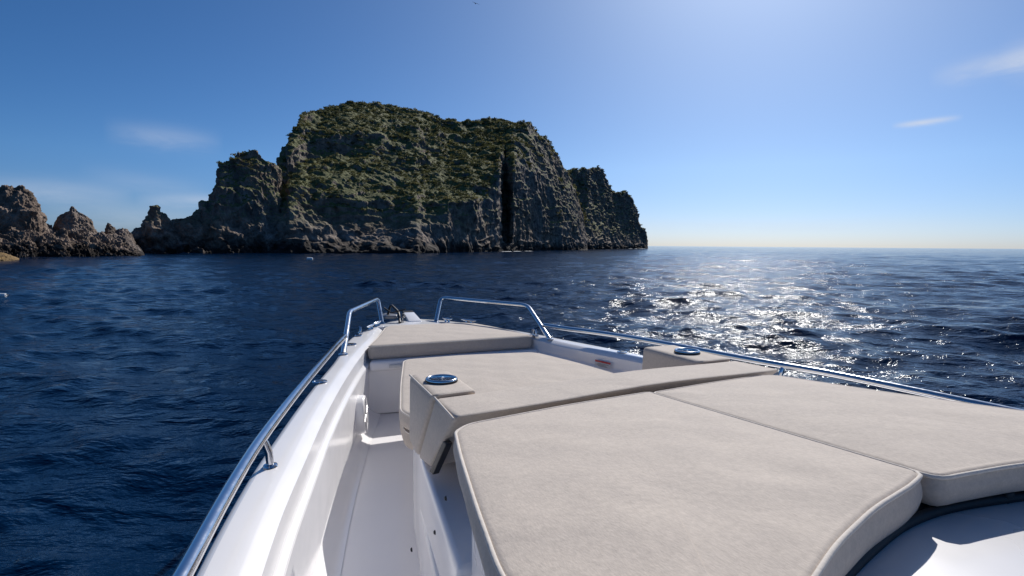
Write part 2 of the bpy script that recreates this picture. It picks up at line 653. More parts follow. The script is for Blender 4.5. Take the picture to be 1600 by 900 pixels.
def control(xc, qc, tab):
    xc = np.array(xc, float); qc = np.array(qc, float); tab = np.array(tab, float)

    def f(xs, q):
        k = np.searchsorted(qc, q) - 1
        k = min(max(k, 0), len(qc) - 2)
        t = (q - qc[k]) / (qc[k + 1] - qc[k])
        row = tab[k] * (1 - t) + tab[k + 1] * t
        return np.interp(xs, xc, row)
    return f


MASSIF_SKY = [(424, 396), (429, 330), (433, 264), (436, 244), (442, 238), (447, 232), (449, 212), (456, 199), (466, 188), (476, 180), (490, 177), (503, 172), (515, 168),
              (530, 165), (545, 163), (575, 161), (600, 164), (625, 169), (640, 172), (660, 177), (680, 182), (695, 188), (715, 190), (745, 190),
              (765, 186), (785, 187), (805, 190), (824, 194), (834, 200), (843, 209), (852, 214), (860, 226), (868, 240), (878, 258), (886, 270), (893, 285),
              (902, 305), (909, 330), (914, 355), (918, 391)]
xc = [424, 450, 480, 520, 560, 620, 665, 700, 740, 770, 780, 785, 790, 796, 803, 830, 870, 918]
qc = [0, 0.08, 0.22, 0.38, 0.5, 0.6, 0.67, 0.80, 0.9, 1.0]
tab = [
    [0] * 18,
    [2, 2, 3, 4, 5, 5, 3, 1, 1, 0.5, 0.5, 9, 11, 5, 0.5, 0.5, 0.5, 1],
    [4, 4, 7, 10, 11, 13, 9, 3, 1.5, 1, 1, 12, 15, 7, 1.2, 1.5, 2, 3],
    [6, 7, 11, 14, 16, 20, 18, 6, 3.5, 2, 2, 13, 17, 8, 2, 2.5, 4, 6],
    [8, 10, 16, 20, 24, 30, 30, 22, 13, 5, 3, 14, 18, 9, 3, 4, 6, 9],
    [10, 16, 26, 30, 34, 38, 39, 33, 24, 11, 5, 14, 18, 9, 4, 6, 9, 12],
    [11, 22, 34, 38, 41, 43, 44, 39, 32, 19, 11, 16, 19, 11, 6, 8, 12, 16],
    [13, 24, 36, 41, 46, 54, 57, 54, 48, 39, 33, 31, 30, 26, 20, 16, 18, 20],
    [16, 28, 42, 50, 58, 66, 68, 66, 60, 52, 47, 44, 42, 38, 34, 26, 24, 24],
    [20, 36, 54, 66, 74, 82, 82, 78, 72, 64, 60, 57, 54, 50, 46, 36, 31, 28]]
KNOB_SKY = [(196, 396), (205, 366), (212, 358), (222, 348), (232, 335), (238, 326), (244, 321), (252, 330), (260, 334), (266, 343), (280, 344), (294, 338), (305, 334),
            (316, 330), (319, 321), (327, 316), (333, 302), (337, 288), (340, 270), (348, 259), (358, 255), (366, 252), (373, 238), (382, 235),
            (390, 233), (400, 237), (406, 243), (412, 250), (422, 253), (430, 259), (436, 268), (442, 300), (448, 350), (452, 396)]
REAR_SKY = [(872, 386), (878, 300), (888, 267), (896, 268), (903, 271), (910, 266), (921, 265), (935, 263), (941, 267), (945, 275), (948, 284), (955, 293), (961, 299),
            (967, 302), (971, 307), (976, 302), (984, 310), (992, 322), (996, 335), (999, 352), (1005, 358), (1009, 364), (1011, 377), (1013, 389)]


def relief_mesh(parts, name, mat):
    V, F, off = [], [], 0
    for P, Nn, nq in parts:
        nr, nc = P.shape[:2]
        V.append(P.reshape(-1, 3))
        F.append(grid_quads(nr, nc) + off)
        off += nr * nc
    return np_mesh(name, np.concatenate(V), np.concatenate(F), mat)


massif = relief(MASSIF_SKY, [(424, 112), (650, 117), (740, 140), (800, 168), (918, 235)], control(xc, qc, tab),
                0.62, 300, 90, 1.35, 14.0, 3.1, edge=(10, 10), jag=0.8, flute=0.38)
knob = relief(KNOB_SKY, [(196, 108), (300, 109), (452, 114)],
              control([196, 320, 380, 452], [0, 0.1, 0.4, 0.7, 1], [[0] * 4, [0.5, 1, 2, 3], [1, 3, 5, 6], [2, 5, 9, 9], [4, 9, 14, 14]]),
              0.62, 220, 26, 1.25, 8.0, 12.7, edge=(4, 12), jag=1.1, flute=0.3)
rear = relief(REAR_SKY, [(872, 250), (918, 262), (960, 330), (1013, 430)],
              control([872, 930, 975, 1013], [0, 0.1, 0.3, 0.6, 1], [[0] * 4, [2, 4, 5, 2], [14, 26, 16, 4], [26, 42, 24, 6], [34, 54, 30, 8]]),
              0.5, 220, 70, 2.6, 18.0, 22.2, edge=(6, 8), jag=1.0, flute=0.4)
island = bpy.data.objects.new('island', relief_mesh([massif, knob, rear], 'island', M_ISLE))
COL.objects.link(island)
tag(island, 'rocky island with scrub-covered top, grey sea cliffs and a dark vertical cleft', 'island', kind='structure')


# low shrubs and tufts on the island's gentler slopes (nobody could count them)
def build_scrub():
    cen, siz = [], []
    for (P, Nn, nq), count, zmin in ((massif, 12000, 9.0), (knob, 250, 16.0), (rear, 1500, 14.0)):
        nr, nc = P.shape[:2]
        du = np.gradient(P, axis=1); dv = np.gradient(P, axis=0)
        area = np.linalg.norm(np.cross(du, dv), axis=2)
        nz = np.abs(Nn[:, :, 2])
        patch = fbm(P.reshape(-1, 3) / 9.0 + 51, 4).reshape(nr, nc)
        w = np.clip(nz - 0.52 + 0.55 * patch, 0, 0.3) * area
        w[P[:, :, 2] < zmin] = 0
        w[:2] = 0
        w[int(nq * 1.12):] *= 0.1
        w = w.ravel() / w.sum()
        idx = rng.choice(nr * nc, count, p=w)
        c = P.reshape(-1, 3)[idx]
        cen.append(c)
        d = np.hypot(c[:, 0], c[:, 1])
        siz.append((0.20 + 0.48 * rng.random(count) ** 3.0) * np.clip(d / 150, 0.9, 1.8))
    cen = np.concatenate(cen); siz = np.concatenate(siz)
    n = len(cen)
    K = 26
    th = rng.random((n, K)) * 6.283
    ph = np.arccos(rng.random((n, K)))
    rr = (0.45 + 0.6 * rng.random((n, K)))
    dirs = np.stack([np.sin(ph) * np.cos(th) * 1.25, np.sin(ph) * np.sin(th) * 1.25, np.cos(ph) * 0.75], -1) * rr[..., None]
    ctr = cen[:, None, :] + dirs * siz[:, None, None]
    a = rng.normal(size=(n, K, 3)); a /= np.linalg.norm(a, axis=2)[..., None]
    b = np.cross(a, dirs + rng.normal(size=(n, K, 3)) * 0.35)
    b /= np.maximum(np.linalg.norm(b, axis=2), 1e-6)[..., None]
    s = (siz[:, None] * (0.2 + 0.18 * rng.random((n, K))))[..., None]
    v0 = ctr + a * s; v1 = ctr + b * s; v2 = ctr - a * s * 0.8; v3 = ctr - b * s * 0.9
    V = np.stack([v0, v1, v2, v3], 2).reshape(-1, 3)
    F = np.arange(n * K * 4).reshape(-1, 4)
    o = bpy.data.objects.new('scrub', np_mesh('scrub', V, F, M_LEAF, smooth=False))
    COL.objects.link(o)
    tag(o, 'low green scrub and grass tufts growing over the island slopes', 'scrub', kind='stuff')


build_scrub()

flat = lambda a, b, c: control([-100, 400], [0, 0.3, 0.7, 1], [[0, 0], [a, a], [b, b], [c, c]])


def rock_thing(name, label, sky_pts, rw, D, back, amp, scale, seed, dx=0.5, nq=120, mat=None, edge=(1.5, 8), cat='rock', group=None, jag=0.9):
    P = relief(sky_pts, rw, D, dx, nq, back, amp, scale, seed, edge=edge, jag=jag, basez=-0.6)
    A = P[0].reshape(-1, 3)
    c = np.array([A[:, 0].mean(), A[:, 1].mean(), 0.0])
    o = bpy.data.objects.new(name, relief_mesh([(P[0] - c, P[1], P[2])], name, mat or M_ROCK))
    o.location = c
    COL.objects.link(o)
    return tag(o, label, cat, group)


rock_thing('rock_outcrop', 'tall blocky brown-grey rock mass at the left edge of the shore',
           [(-150, 401), (-120, 300), (-70, 282), (-30, 288), (0, 292), (12, 289), (28, 291), (36, 292), (45, 298), (51, 304), (54, 311), (60, 318), (61, 326), (64, 333), (70, 338),
            (72, 348), (79, 354), (86, 362), (92, 380), (97, 401)],
           [(-150, 92), (97, 92)], flat(2, 4, 7), 12, 0.62, 2.9, 2.2, cat='sea rock', group='rocks along the left shore')
rock_thing('rock_pinnacle', 'rounded knobbly pinnacle with a nub on top, between tall mass and small stack',
           [(78, 400), (84, 356), (88, 343), (94, 334), (101, 330), (108, 328), (112, 322), (116, 323), (121, 328), (130, 332), (138, 338), (144, 344), (147, 355), (152, 362),
            (160, 376), (166, 400)],
           [(78, 95), (166, 95)], flat(1.5, 3, 5), 8, 0.38, 2.3, 7.9, cat='sea rock', group='rocks along the left shore')
rock_thing('rock_stack', 'small stubby stack beside a low hump on the shore ridge',
           [(150, 398), (158, 366), (165, 361), (166, 352), (169, 349), (173, 350), (176, 354), (181, 359), (186, 357), (191, 356), (197, 359), (204, 366), (210, 376), (217, 398)],
           [(150, 99), (220, 99)], flat(1, 2, 4), 7, 0.26, 1.3, 4.4, cat='sea rock', group='rocks along the left shore')
rock_thing('rock_ledge', 'long low dark ledge sloping down into the sea on the left',
           [(-150, 402), (-140, 372), (-60, 366), (0, 368), (30, 356), (60, 362), (85, 366), (100, 360), (120, 366), (140, 365), (160, 367), (180, 371), (192, 375), (204, 379), (213, 385), (222, 392), (226, 399)],
           [(-150, 84), (226, 91)], flat(1.5, 4, 6), 6, 0.75, 2.1, 9.3, edge=(0.6, 6), cat='sea rock', group='rocks along the left shore')
rock_thing('weedy_rock', 'low ochre weed-covered rock awash at the far left waterline',
           [(-60, 404), (-30, 394), (-10, 393), (8, 396), (20, 400), (30, 404)], [(-60, 72), (30, 75)], flat(0.5, 1, 2), 3, 0.2, 1.2, 1.3,
           mat=M_YELLOW, edge=(0.3, 5), nq=40, cat='sea rock')


# ------------------------------------------------------------------ boat frame
AZB = R(22.0)
ST = np.array([math.cos(AZB), math.sin(AZB)])
BX, BY = ST * 1.16
BOAT = Matrix.Translation((BX, BY, 0)) @ Matrix.Rotation(AZB, 4, 'Z')
Z = lambda dz: H + dz          # heights are given relative to the eye

boat = bpy.data.objects.new('motor_boat', None)
boat.matrix_world = BOAT
COL.objects.link(boat)
tag(boat, 'white open motor boat bow with steel rails, seen from the helm', 'boat')


def part(name, me, parent=boat, loc=(0, 0, 0), label=None):
    o = bpy.data.objects.new(name, me)
    COL.objects.link(o)
    o.parent = parent
    o.location = loc
    if label:
        o['label'] = label
    return o


def thing_root(name, loc, label, cat, group=None):
    o = bpy.data.objects.new(name, None)
    o.matrix_world = BOAT @ Matrix.Translation(loc)
    COL.objects.link(o)
    return tag(o, label, cat, group)


def smooth_interp(xs, pts):
    """monotone-ish smooth interpolation through points"""
    p = np.array(sorted(pts), float)
    x, y = p[:, 0], p[:, 1]
    m = np.gradient(y, x)
    xs = np.asarray(xs, float)
    k = np.clip(np.searchsorted(x, xs) - 1, 0, len(x) - 2)
    h = x[k + 1] - x[k]
    t = np.clip((xs - x[k]) / h, 0, 1)
    return ((2 * t**3 - 3 * t**2 + 1) * y[k] + (t**3 - 2 * t**2 + t) * h * m[k] + (-2 * t**3 + 3 * t**2) * y[k + 1] + (t**3 - t**2) * h * m[k + 1])


PORT = [(-4, 1.42), (-2, 1.46), (0, 1.46), (1, 1.42), (1.96, 1.29), (2.45, 1.19), (2.86, 1.10), (3.2, 1.02), (3.87, 0.855), (4.3, 0.77), (4.59, 0.70), (4.89, 0.59), (5.16, 0.45),
        (5.42, 0.30), (5.56, 0.15), (5.62, 0.0)]
STBD = [(-4, 1.55), (-2, 1.57), (0, 1.56), (1, 1.54), (1.9, 1.45), (2.5, 1.33), (3.05, 1.205), (3.45, 1.11), (4.06, 0.93), (4.4, 0.83), (4.7, 0.71), (5.0, 0.58), (5.25, 0.45),
        (5.45, 0.32), (5.57, 0.16), (5.62, 0.0)]
PORT_IN = [(-4, 1.28), (0, 1.32), (1.0, 1.28), (1.36, 1.235), (1.67, 1.19), (2.1, 1.11), (2.66, 1.0), (3.34, 0.845), (3.94, 0.69), (4.24, 0.605), (4.61, 0.49), (5.06, 0.37), (5.17, 0.34)]
STBD_IN = [(-4, 1.42), (0, 1.42), (1.0, 1.40), (1.9, 1.30), (2.5, 1.18), (3.07, 1.055), (3.32, 0.975), (3.53, 0.91), (3.86, 0.82), (4.2, 0.76), (4.55, 0.67), (4.9, 0.56), (5.17, 0.49)]


def SHEER(u):                  # the deck edge's height: nearly level
    return Z(-0.752) + 0 * u


def build_hull():
    us = np.concatenate([np.linspace(-4, 4.6, 110), np.linspace(4.62, 5.2, 14)[0:], np.linspace(5.24, 5.619, 14)])
    V, F = [], []
    prof = None
    for u in us:
        row = []
        for side, O, I in ((-1, PORT, PORT_IN), (1, STBD, STBD_IN)):
            wo = float(max(smooth_interp([u], O)[0], 0.0))
            fl = np.clip((u - 1.0) / 4.6, 0, 1)
            wl_ = wo * (0.90 - 0.45 * fl ** 1.5)
            zk = -0.35 + 1.0 * fl ** 4
            sh = float(SHEER(u))
            col_ = [(0.0, zk), (wl_ * 0.6, zk * 0.4 - 0.02 + 0.25 * fl**4), (wl_, 0.25 + 0.2 * fl), (wl_ + (wo - wl_) * 0.55, 0.65), (wo - 0.03, sh - 0.16),
                    (wo - 0.004, sh - 0.15), (wo + 0.008, sh - 0.13), (wo + 0.008, sh - 0.10), (wo - 0.004, sh - 0.08), (wo - 0.006, sh - 0.035),
                    (wo - 0.010, sh - 0.017), (wo - 0.02, sh - 0.005), (wo - 0.036, sh)]
            row.append([(side * max(w, 0.0), z) for w, z in col_])
        V.append((u, row))
    n = len(V[0][1][0])
    verts, faces = [], []
    for u, row in V:
        for s in (0, 1):
            for w, z in row[s]:
                verts.append((w, u, z))
    k = 2 * n
    for i in range(len(us) - 1):
        for s in (0, 1):
            for j in range(n - 1):
                a = i * k + s * n + j
                q = (a, a + 1, a + k + 1, a + k)
                faces.append(q if s == 0 else q[::-1])
    # transom
    for j in range(n - 1):
        faces.append((j, n + j, n + j + 1, j + 1))
    return mesh_from('hull', verts, faces, M_WHITE, True, 40)


part('hull', build_hull())


def build_deck():
    """side decks with a rolled inner edge and the inner liner down to the floor; full foredeck forward"""
    verts, faces = [], []
    us = np.linspace(-4, 5.16, 150)
    for side, O, I in ((-1, PORT, PORT_IN), (1, STBD, STBD_IN)):
        start = len(verts)
        rows = []
        for u in us:
            wo = float(smooth_interp([u], O)[0]) - 0.036
            wi = float(smooth_interp([u], I)[0])
            sh = float(SHEER(u))
            zf = Z(-1.25)
            lean = 0.035
            col_ = [(wo, sh), (wo - 0.012, sh + 0.001), ((wo + wi) / 2, sh + 0.002), (wi + 0.036, sh + 0.0015), (wi + 0.030, sh - 0.0005),
                    (wi - 0.004, sh - 0.018), (wi - 0.010, sh - 0.024), (wi - 0.014, sh - 0.095), (wi - 0.018, sh - 0.103), (wi - 0.034, sh - 0.118), (wi - 0.037, sh - 0.126),
                    (wi - 0.036, sh - 0.30), (wi - 0.030, sh - 0.44), (wi - 0.034, sh - 0.448), (wi - 0.045, sh - 0.456), (wi - 0.075, zf + 0.018), (wi - 0.10, zf + 0.004), (wi - 0.12, zf)]
            rows.append([(side * w, u, z) for w, z in col_])
        n = len(rows[0])
        for r in rows:
            verts += r
        for i in range(len(us) - 1):
            for j in range(n - 1):
                a = start + i * n + j
                q = (a, a + 1, a + n + 1, a + n)
                faces.append(q if side == -1 else q[::-1])
    # foredeck
    us2 = np.concatenate([np.linspace(5.16, 5.3, 6), np.linspace(5.33, 5.619, 14)])
    m = 15
    st = len(verts)
    for u in us2:
        wp = -max(float(smooth_interp([u], PORT)[0]) - 0.036, 0.0)
        ws = max(float(smooth_interp([u], STBD)[0]) - 0.036, 0.0)
        for j in range(m):
            t = j / (m - 1)
            w = wp + (ws - wp) * t
            verts.append((w, u, float(SHEER(u)) + 0.012 * (1 - (2 * t - 1) ** 2)))
    for i in range(len(us2) - 1):
        for j in range(m - 1):
            a = st + i * m + j
            faces.append((a, a + 1, a + m + 1, a + m))
    # drop from the foredeck to the bow platform
    lo = len(verts)
    for j in range(m):
        v = verts[st + j]
        verts.append((v[0], v[1], Z(-0.90)))
    for j in range(m - 1):
        faces.append((st + j, lo + j, lo + j + 1, st + j + 1))
    return mesh_from('deck', verts, faces, M_WHITE, True, 19)


part('deck', build_deck())


def strip_grid(fn, nu, nw, name, mat, angle=40):
    """surface from fn(s, t) -> (w, u, z)"""
    verts = [fn(i / (nu - 1), j / (nw - 1)) for i in range(nu) for j in range(nw)]
    faces = []
    for i in range(nu - 1):
        for j in range(nw - 1):
            a = i * nw + j
            faces.append((a, a + 1, a + nw + 1, a + nw))
    return mesh_from(name, verts, faces, mat, True, angle)


def floor_fn(s, t):
    u = -4 + s * 8.6
    wp = -float(smooth_interp([u], PORT_IN)[0]) + 0.10
    ws = float(smooth_interp([u], STBD_IN)[0]) - 0.10
    return (wp + (ws - wp) * t, u, Z(-1.253))


part('floor', strip_grid(floor_fn, 60, 12, 'floor', M_FLOOR))


def rounded_box(name, x0, x1, y0, y1, z0, z1, r, mat, seg=4, taper=None):
    bm = bmesh.new()
    bmesh.ops.create_cube(bm, size=1)
    for v in bm.verts:
        v.co = Vector((x0 + (v.co.x + .5) * (x1 - x0), y0 + (v.co.y + .5) * (y1 - y0), z0 + (v.co.z + .5) * (z1 - z0)))
        if taper:
            v.co = taper(v.co.copy())
    bmesh.ops.bevel(bm, geom=bm.edges[:], offset=r, segments=seg, profile=0.5, affect='EDGES')
    me = bpy.data.meshes.new(name)
    bm.to_mesh(me); bm.free()
    me.polygons.foreach_set('use_smooth', [True] * len(me.polygons))
    me.set_sharp_from_angle(angle=R(50))
    me.materials.append(mat)
    return me


def prism(name, outline, z0, z1, r, mat, seg=4, bevel_all=True, ztop=None):
    """extrude a (w, u) outline between two heights and round its edges"""
    bm = bmesh.new()
    n = len(outline)
    lo = [bm.verts.new((w, u, z0)) for w, u in outline]
    hi = [bm.verts.new((w, u, ztop(w, u) if ztop else z1)) for w, u in outline]
    bm.faces.new(lo[::-1]); bm.faces.new(hi)
    for i in range(n):
        j = (i + 1) % n
        bm.faces.new((lo[i], lo[j], hi[j], hi[i]))
    bmesh.ops.recalc_face_normals(bm, faces=bm.faces[:])
    if r:
        ed = [e for e in bm.edges if (bevel_all or (e.verts[0].co.z > z0 + 1e-4 and e.verts[1].co.z > z0 + 1e-4))]
        bmesh.ops.bevel(bm, geom=ed, offset=r, segments=seg, profile=0.5, affect='EDGES')
    me = bpy.data.meshes.new(name)
    bm.to_mesh(me); bm.free()
    me.polygons.foreach_set('use_smooth', [True] * len(me.polygons))
    me.set_sharp_from_angle(angle=R(38))
    me.materials.append(mat)
    return me


def closed_curve(pts, n=160, rnd=0.05):
    """resample a polygon as a closed line with rounded corners"""
    P = [np.array(p, float) for p in pts]
    m = len(P)
    out = []
    for i in range(m):
        a, b, c = P[i - 1], P[i], P[(i + 1) % m]
        da, dc = a - b, c - b
        la, lc = np.linalg.norm(da), np.linalg.norm(dc)
        ang = math.acos(np.clip(np.dot(da, dc) / la / lc, -1, 1))
        r = min(rnd, la * 0.45, lc * 0.45) if ang < R(150) else min(la, lc) * 0.3
        p0, p1 = b + da / la * r, b + dc / lc * r
        for t in np.linspace(0, 1, 9):
            out.append((1 - t)**2 * p0 + 2 * t * (1 - t) * b + t * t * p1)
    out = np.array(out)
    d = np.linalg.norm(np.roll(out, -1, 0) - out, axis=1)
    s = np.concatenate([[0], np.cumsum(d)])
    tt = np.linspace(0, s[-1], n, endpoint=False)
    oo = np.vstack([out, out[:1]])
    return np.stack([np.interp(tt, s, oo[:, 0]), np.interp(tt, s, oo[:, 1])], 1)


def inset(C, d):
    t = np.roll(C, -1, 0) - np.roll(C, 1, 0)
    t /= np.linalg.norm(t, axis=1)[:, None]
    nrm = np.stack([-t[:, 1], t[:, 0]], 1)
    area = 0.5 * np.sum(C[:, 0] * np.roll(C[:, 1], -1) - np.roll(C[:, 0], -1) * C[:, 1])
    if area < 0:
        nrm = -nrm
    for _ in range(2):
        nrm = (np.roll(nrm, 1, 0) + nrm * 2 + np.roll(nrm, -1, 0)) / 4
    return C + nrm * d


def cushion(name, outline, ztop, thick, label, cat, group=None, puff=0.012, er=0.022, rnd=0.05, n=200, pipe=0.0045, seed=0):
    """an upholstered pad: rounded boxy side, slightly domed top, piping along the top edge"""
    C = closed_curve(outline, n, rnd)
    cen = C.mean(0)
    z_at = lambda p: np.array([ztop(w, u) for w, u in p])
    rows = []
    zt = z_at(C)
    cz = float(z_at(cen[None])[0])
    for t in (0.0, 0.3, 0.6, 0.85):          # underside, centre outwards
        q = cen + (inset(C, 0.03) - cen) * t if t else np.repeat(cen[None], n, 0)
        rows.append(np.column_stack([q, z_at(q) - thick]))
    q = inset(C, 0.018); rows.append(np.column_stack([q, zt - thick + 0.001]))
    q = inset(C, 0.006); rows.append(np.column_stack([q, zt - thick + 0.007]))
    wav = 0.0022 * np.sin(np.arange(n) / n * 6.283 * 13 + seed) * np.sin(np.arange(n) / n * 6.283 * 5)
    for t in (0.0, 0.2, 0.4, 0.6, 0.8, 1.0):
        bul = -0.005 * math.sin(math.pi * t)
        q = inset(C, 0.001 + bul) + wav[:, None] * 0.5
        rows.append(np.column_stack([q, zt - thick + 0.018 + (thick - er - 0.018) * t]))
    for a in (20, 42, 62, 78):
        q = inset(C, er * (1 - math.cos(R(a))))
        rows.append(np.column_stack([q, zt - er + er * math.sin(R(a))]))
    inner = inset(C, er)
    K = 22
    for k in range(K + 1):
        t = (k / K) ** 1.25
        q = inner + (cen - inner) * t * 0.999
        zz = z_at(q)
        up = puff * (1 - (1 - t) ** 3)
        wr = np.array([0.0016 * math.sin(w * 23 + u * 9 + seed) * math.sin(u * 17 - w * 5 + seed * 2) for w, u in q])
        rows.append(np.column_stack([q, zz + up + wr * min(1, t * 6)]))
    G = np.array(rows)
    base = np.array([cen[0], cen[1], cz - thick])
    Fq = grid_quads(len(G), n, wrap=True)
    me = np_mesh(name, (G - base).reshape(-1, 3), Fq, M_FABRIC)
    root = bpy.data.objects.new(name, me)
    root.matrix_world = BOAT @ Matrix.Translation(base)
    COL.objects.link(root)
    tag(root, label, cat, group)
    if pipe:
        a = R(38)
        q = inset(C, er * (1 - math.cos(a)) - 0.0015)
        L = np.column_stack([q, zt - er + er * math.sin(a) + 0.0015]) - base
        pm = tube_mesh('piping', [Vector(v) for v in L], pipe, M_PIPING, 8, closed=True)
        part('piping', pm, root)
    return root


def tube_mesh(name, pts, rad, mat, seg=14, closed=False, caps=True):
    n = len(pts)
    verts, faces = [], []
    up = Vector((0, 0, 1))
    T = []
    for i in range(n):
        a = pts[(i - 1) % n] if (closed or i > 0) else pts[0]
        b = pts[(i + 1) % n] if (closed or i < n - 1) else pts[-1]
        T.append((b - a).normalized())
    ref = up if abs(T[0].z) < 0.9 else Vector((1, 0, 0))
    N_ = (ref - T[0] * ref.dot(T[0])).normalized()
    for i in range(n):
        N_ = (N_ - T[i] * N_.dot(T[i])).normalized()
        B_ = T[i].cross(N_)
        r = rad[i] if isinstance(rad, (list, tuple)) else rad
        for k in range(seg):
            a = 2 * math.pi * k / seg
            verts.append(pts[i] + (N_ * math.cos(a) + B_ * math.sin(a)) * r)
    m = n if closed else n - 1
    for i in range(m):
        for k in range(seg):
            a = i * seg + k
            b = i * seg + (k + 1) % seg
            c = ((i + 1) % n) * seg + (k + 1) % seg
            d = ((i + 1) % n) * seg + k
            faces.append((a, b, c, d))
    if caps and not closed:
        faces.append(tuple(range(seg))[::-1])
        faces.append(tuple(range((n - 1) * seg, n * seg)))
    return mesh_from(name, verts, faces, mat, True, 50)


def round_path(pts, rads, step=7):
    """polyline with filleted corners"""
    P = [Vector(p) for p in pts]
    out = [P[0]]
    for i in range(1, len(P) - 1):
        r = rads if isinstance(rads, float) else rads[i - 1]
        a, b, c = P[i - 1], P[i], P[i + 1]
        da, dc = (a - b), (c - b)
        k = min(r, da.length * .48, dc.length * .48)
        p0, p1 = b + da.normalized() * k, b + dc.normalized() * k
        for t in np.linspace(0, 1, step):
            out.append(p0 * (1 - t)**2 + b * 2 * t * (1 - t) + p1 * t * t)
    out.append(P[-1])
    return out


def lathe(name, prof, mat, seg=32, angle=40):
    verts, faces = [], []
    for r, z in prof:
        for k in range(seg):
            a = 2 * math.pi * k / seg
            verts.append((r * math.cos(a), r * math.sin(a), z))
    for i in range(len(prof) - 1):
        for k in range(seg):
            faces.append((i * seg + k, i * seg + (k + 1) % seg, (i + 1) * seg + (k + 1) % seg, (i + 1) * seg + k))
    me = mesh_from(name, verts, faces, mat, True, angle)
    return me


# ------------------------------------------------------------------ bow platform, console, seat bases
def platform_fn(s, t):
    u = 3.90 + s * 0.74
    wp = -float(smooth_interp([u], PORT_IN)[0]) + 0.03
    ws = float(smooth_interp([u], STBD_IN)[0]) - 0.03
    return (wp + (ws - wp) * t, u, Z(-0.825))


part('bow_platform', prism('bow_platform', [(-0.60, 4.09), (0.75, 4.13), (0.50, 5.15), (-0.35, 5.15)], Z(-0.915), Z(-0.842), 0.022, M_WHITE))
part('seat_front', prism('seat_front', [(-0.62, 4.17), (-0.3, 4.145), (0.35, 4.15), (0.77, 4.18), (0.72, 4.32), (-0.58, 4.32)], Z(-1.25), Z(-0.91), 0.02, M_WHITE))
part('vent', rounded_box('vent', -0.46, -0.26, 4.078, 4.094, Z(-0.895), Z(-0.87), 0.004, M_LABEL, 2))

CON_TOP = lambda w, u: Z(-0.525 + 0.00) - 0.040 * (u - 0.7)
part('console', prism('console', [(-0.98, -1.6), (-0.885, 0.2), (-0.84, 0.75), (-0.755, 1.25), (-0.66, 1.50), (0.0, 1.60), (0.60, 1.58), (0.72, 1.35), (0.86, 0.75), (0.95, 0.2), (1.0, -1.6)][::-1],
                      Z(-1.26), Z(-0.53), 0.03, M_CONSOLE, ztop=CON_TOP))
part('seat_base', prism('seat_base', [(-0.80, 1.3), (-0.70, 2.05), (-0.59, 2.55), (-0.47, 3.1), (-0.40, 3.45), (0.36, 3.45), (0.5, 3.0), (0.66, 2.4), (0.72, 1.3)][::-1],
                        Z(-1.26), Z(-0.985), 0.02, M_WHITE))



part('backrest_base', prism('backrest_base', [(-0.775, 1.30), (-0.70, 2.02), (-0.645, 2.42), (0.66, 2.42), (0.71, 1.30)][::-1], Z(-1.255), Z(-0.80), 0.02, M_WHITE))

# ------------------------------------------------------------------ cushions
padz = lambda w, u: Z(-0.436 - 0.060 * (u - 0.7) / 0.92)
cushion('sunpad_cushion', [(-0.905, 0.10), (-0.905, 0.66), (-0.855, 0.93), (-0.80, 1.20), (-0.755, 1.395), (-0.70, 1.455), (-0.35, 1.545), (-0.003, 1.60), (-0.003, 0.70),
                           (-0.09, 0.668), (-0.25, 0.625), (-0.42, 0.56), (-0.60, 0.47), (-0.74, 0.36), (-0.84, 0.16)],
        padz, 0.085, 'large beige sun pad with a curved rear edge, near middle, left of the long seam', 'cushion', 'sun pads on the console', seed=1, rnd=0.03, er=0.018)
cushion('sunpad_cushion', [(0.003, 1.60), (0.30, 1.655), (0.585, 1.69), (0.64, 1.66), (0.70, 1.25), (0.78, 0.9), (0.87, 0.45), (0.82, 0.39), (0.62, 0.55), (0.42, 0.628), (0.22, 0.664),
                           (0.07, 0.674), (0.003, 0.676)],
        lambda w, u: padz(w, u) - 0.004, 0.070, 'beige sun pad at the right, its far edge against the sea', 'cushion', 'sun pads on the console', seed=2, rnd=0.03, er=0.018)
cushion('bow_cushion', [(-0.605, 4.15), (-0.455, 4.61), (-0.33, 5.06), (-0.27, 5.16), (0.44, 5.14), (0.50, 5.09), (0.60, 4.82), (0.68, 4.47), (0.73, 4.27), (0.715, 4.19)],
        lambda w, u: Z(-0.735), 0.105, 'thick trapezoid beige cushion at the bow, farthest forward between the rails', 'cushion', seed=3, er=0.03)
LOUNGE = [(-0.60, 2.52), (-0.65, 2.70), (-0.55, 3.21), (-0.405, 3.86), (-0.365, 3.92), (0.04, 3.94), (0.56, 3.87), (0.61, 3.80), (0.71, 3.43), (0.775, 3.05), (0.78, 2.5), (0.68, 2.35), (-0.50, 2.35)]
cushion('lounge_cushion', LOUNGE, lambda w, u: Z(-0.80), 0.085, 'wide beige lounge seat cushion in front of the cup holder backrest', 'cushion', seed=4, er=0.025)
cushion('seat_pad', [(-0.56, 2.50), (-0.635, 2.66), (-0.61, 2.90), (-0.54, 3.2), (-0.40, 3.75), (0.50, 3.75), (0.66, 2.9), (0.74, 2.6), (0.68, 2.45)],
        lambda w, u: Z(-0.89), 0.09, 'lower beige seat pad showing beneath the lounge cushion', 'cushion', seed=5)

# backrest with cup holders
SHEAR = lambda w: 0.115 * w - 0.055 * w * w
brt = thing_root('backrest', (0, 1.75, Z(-0.80)), 'beige padded backrest with two steel cup holders in its arms, ahead of the sun pads', 'backrest')


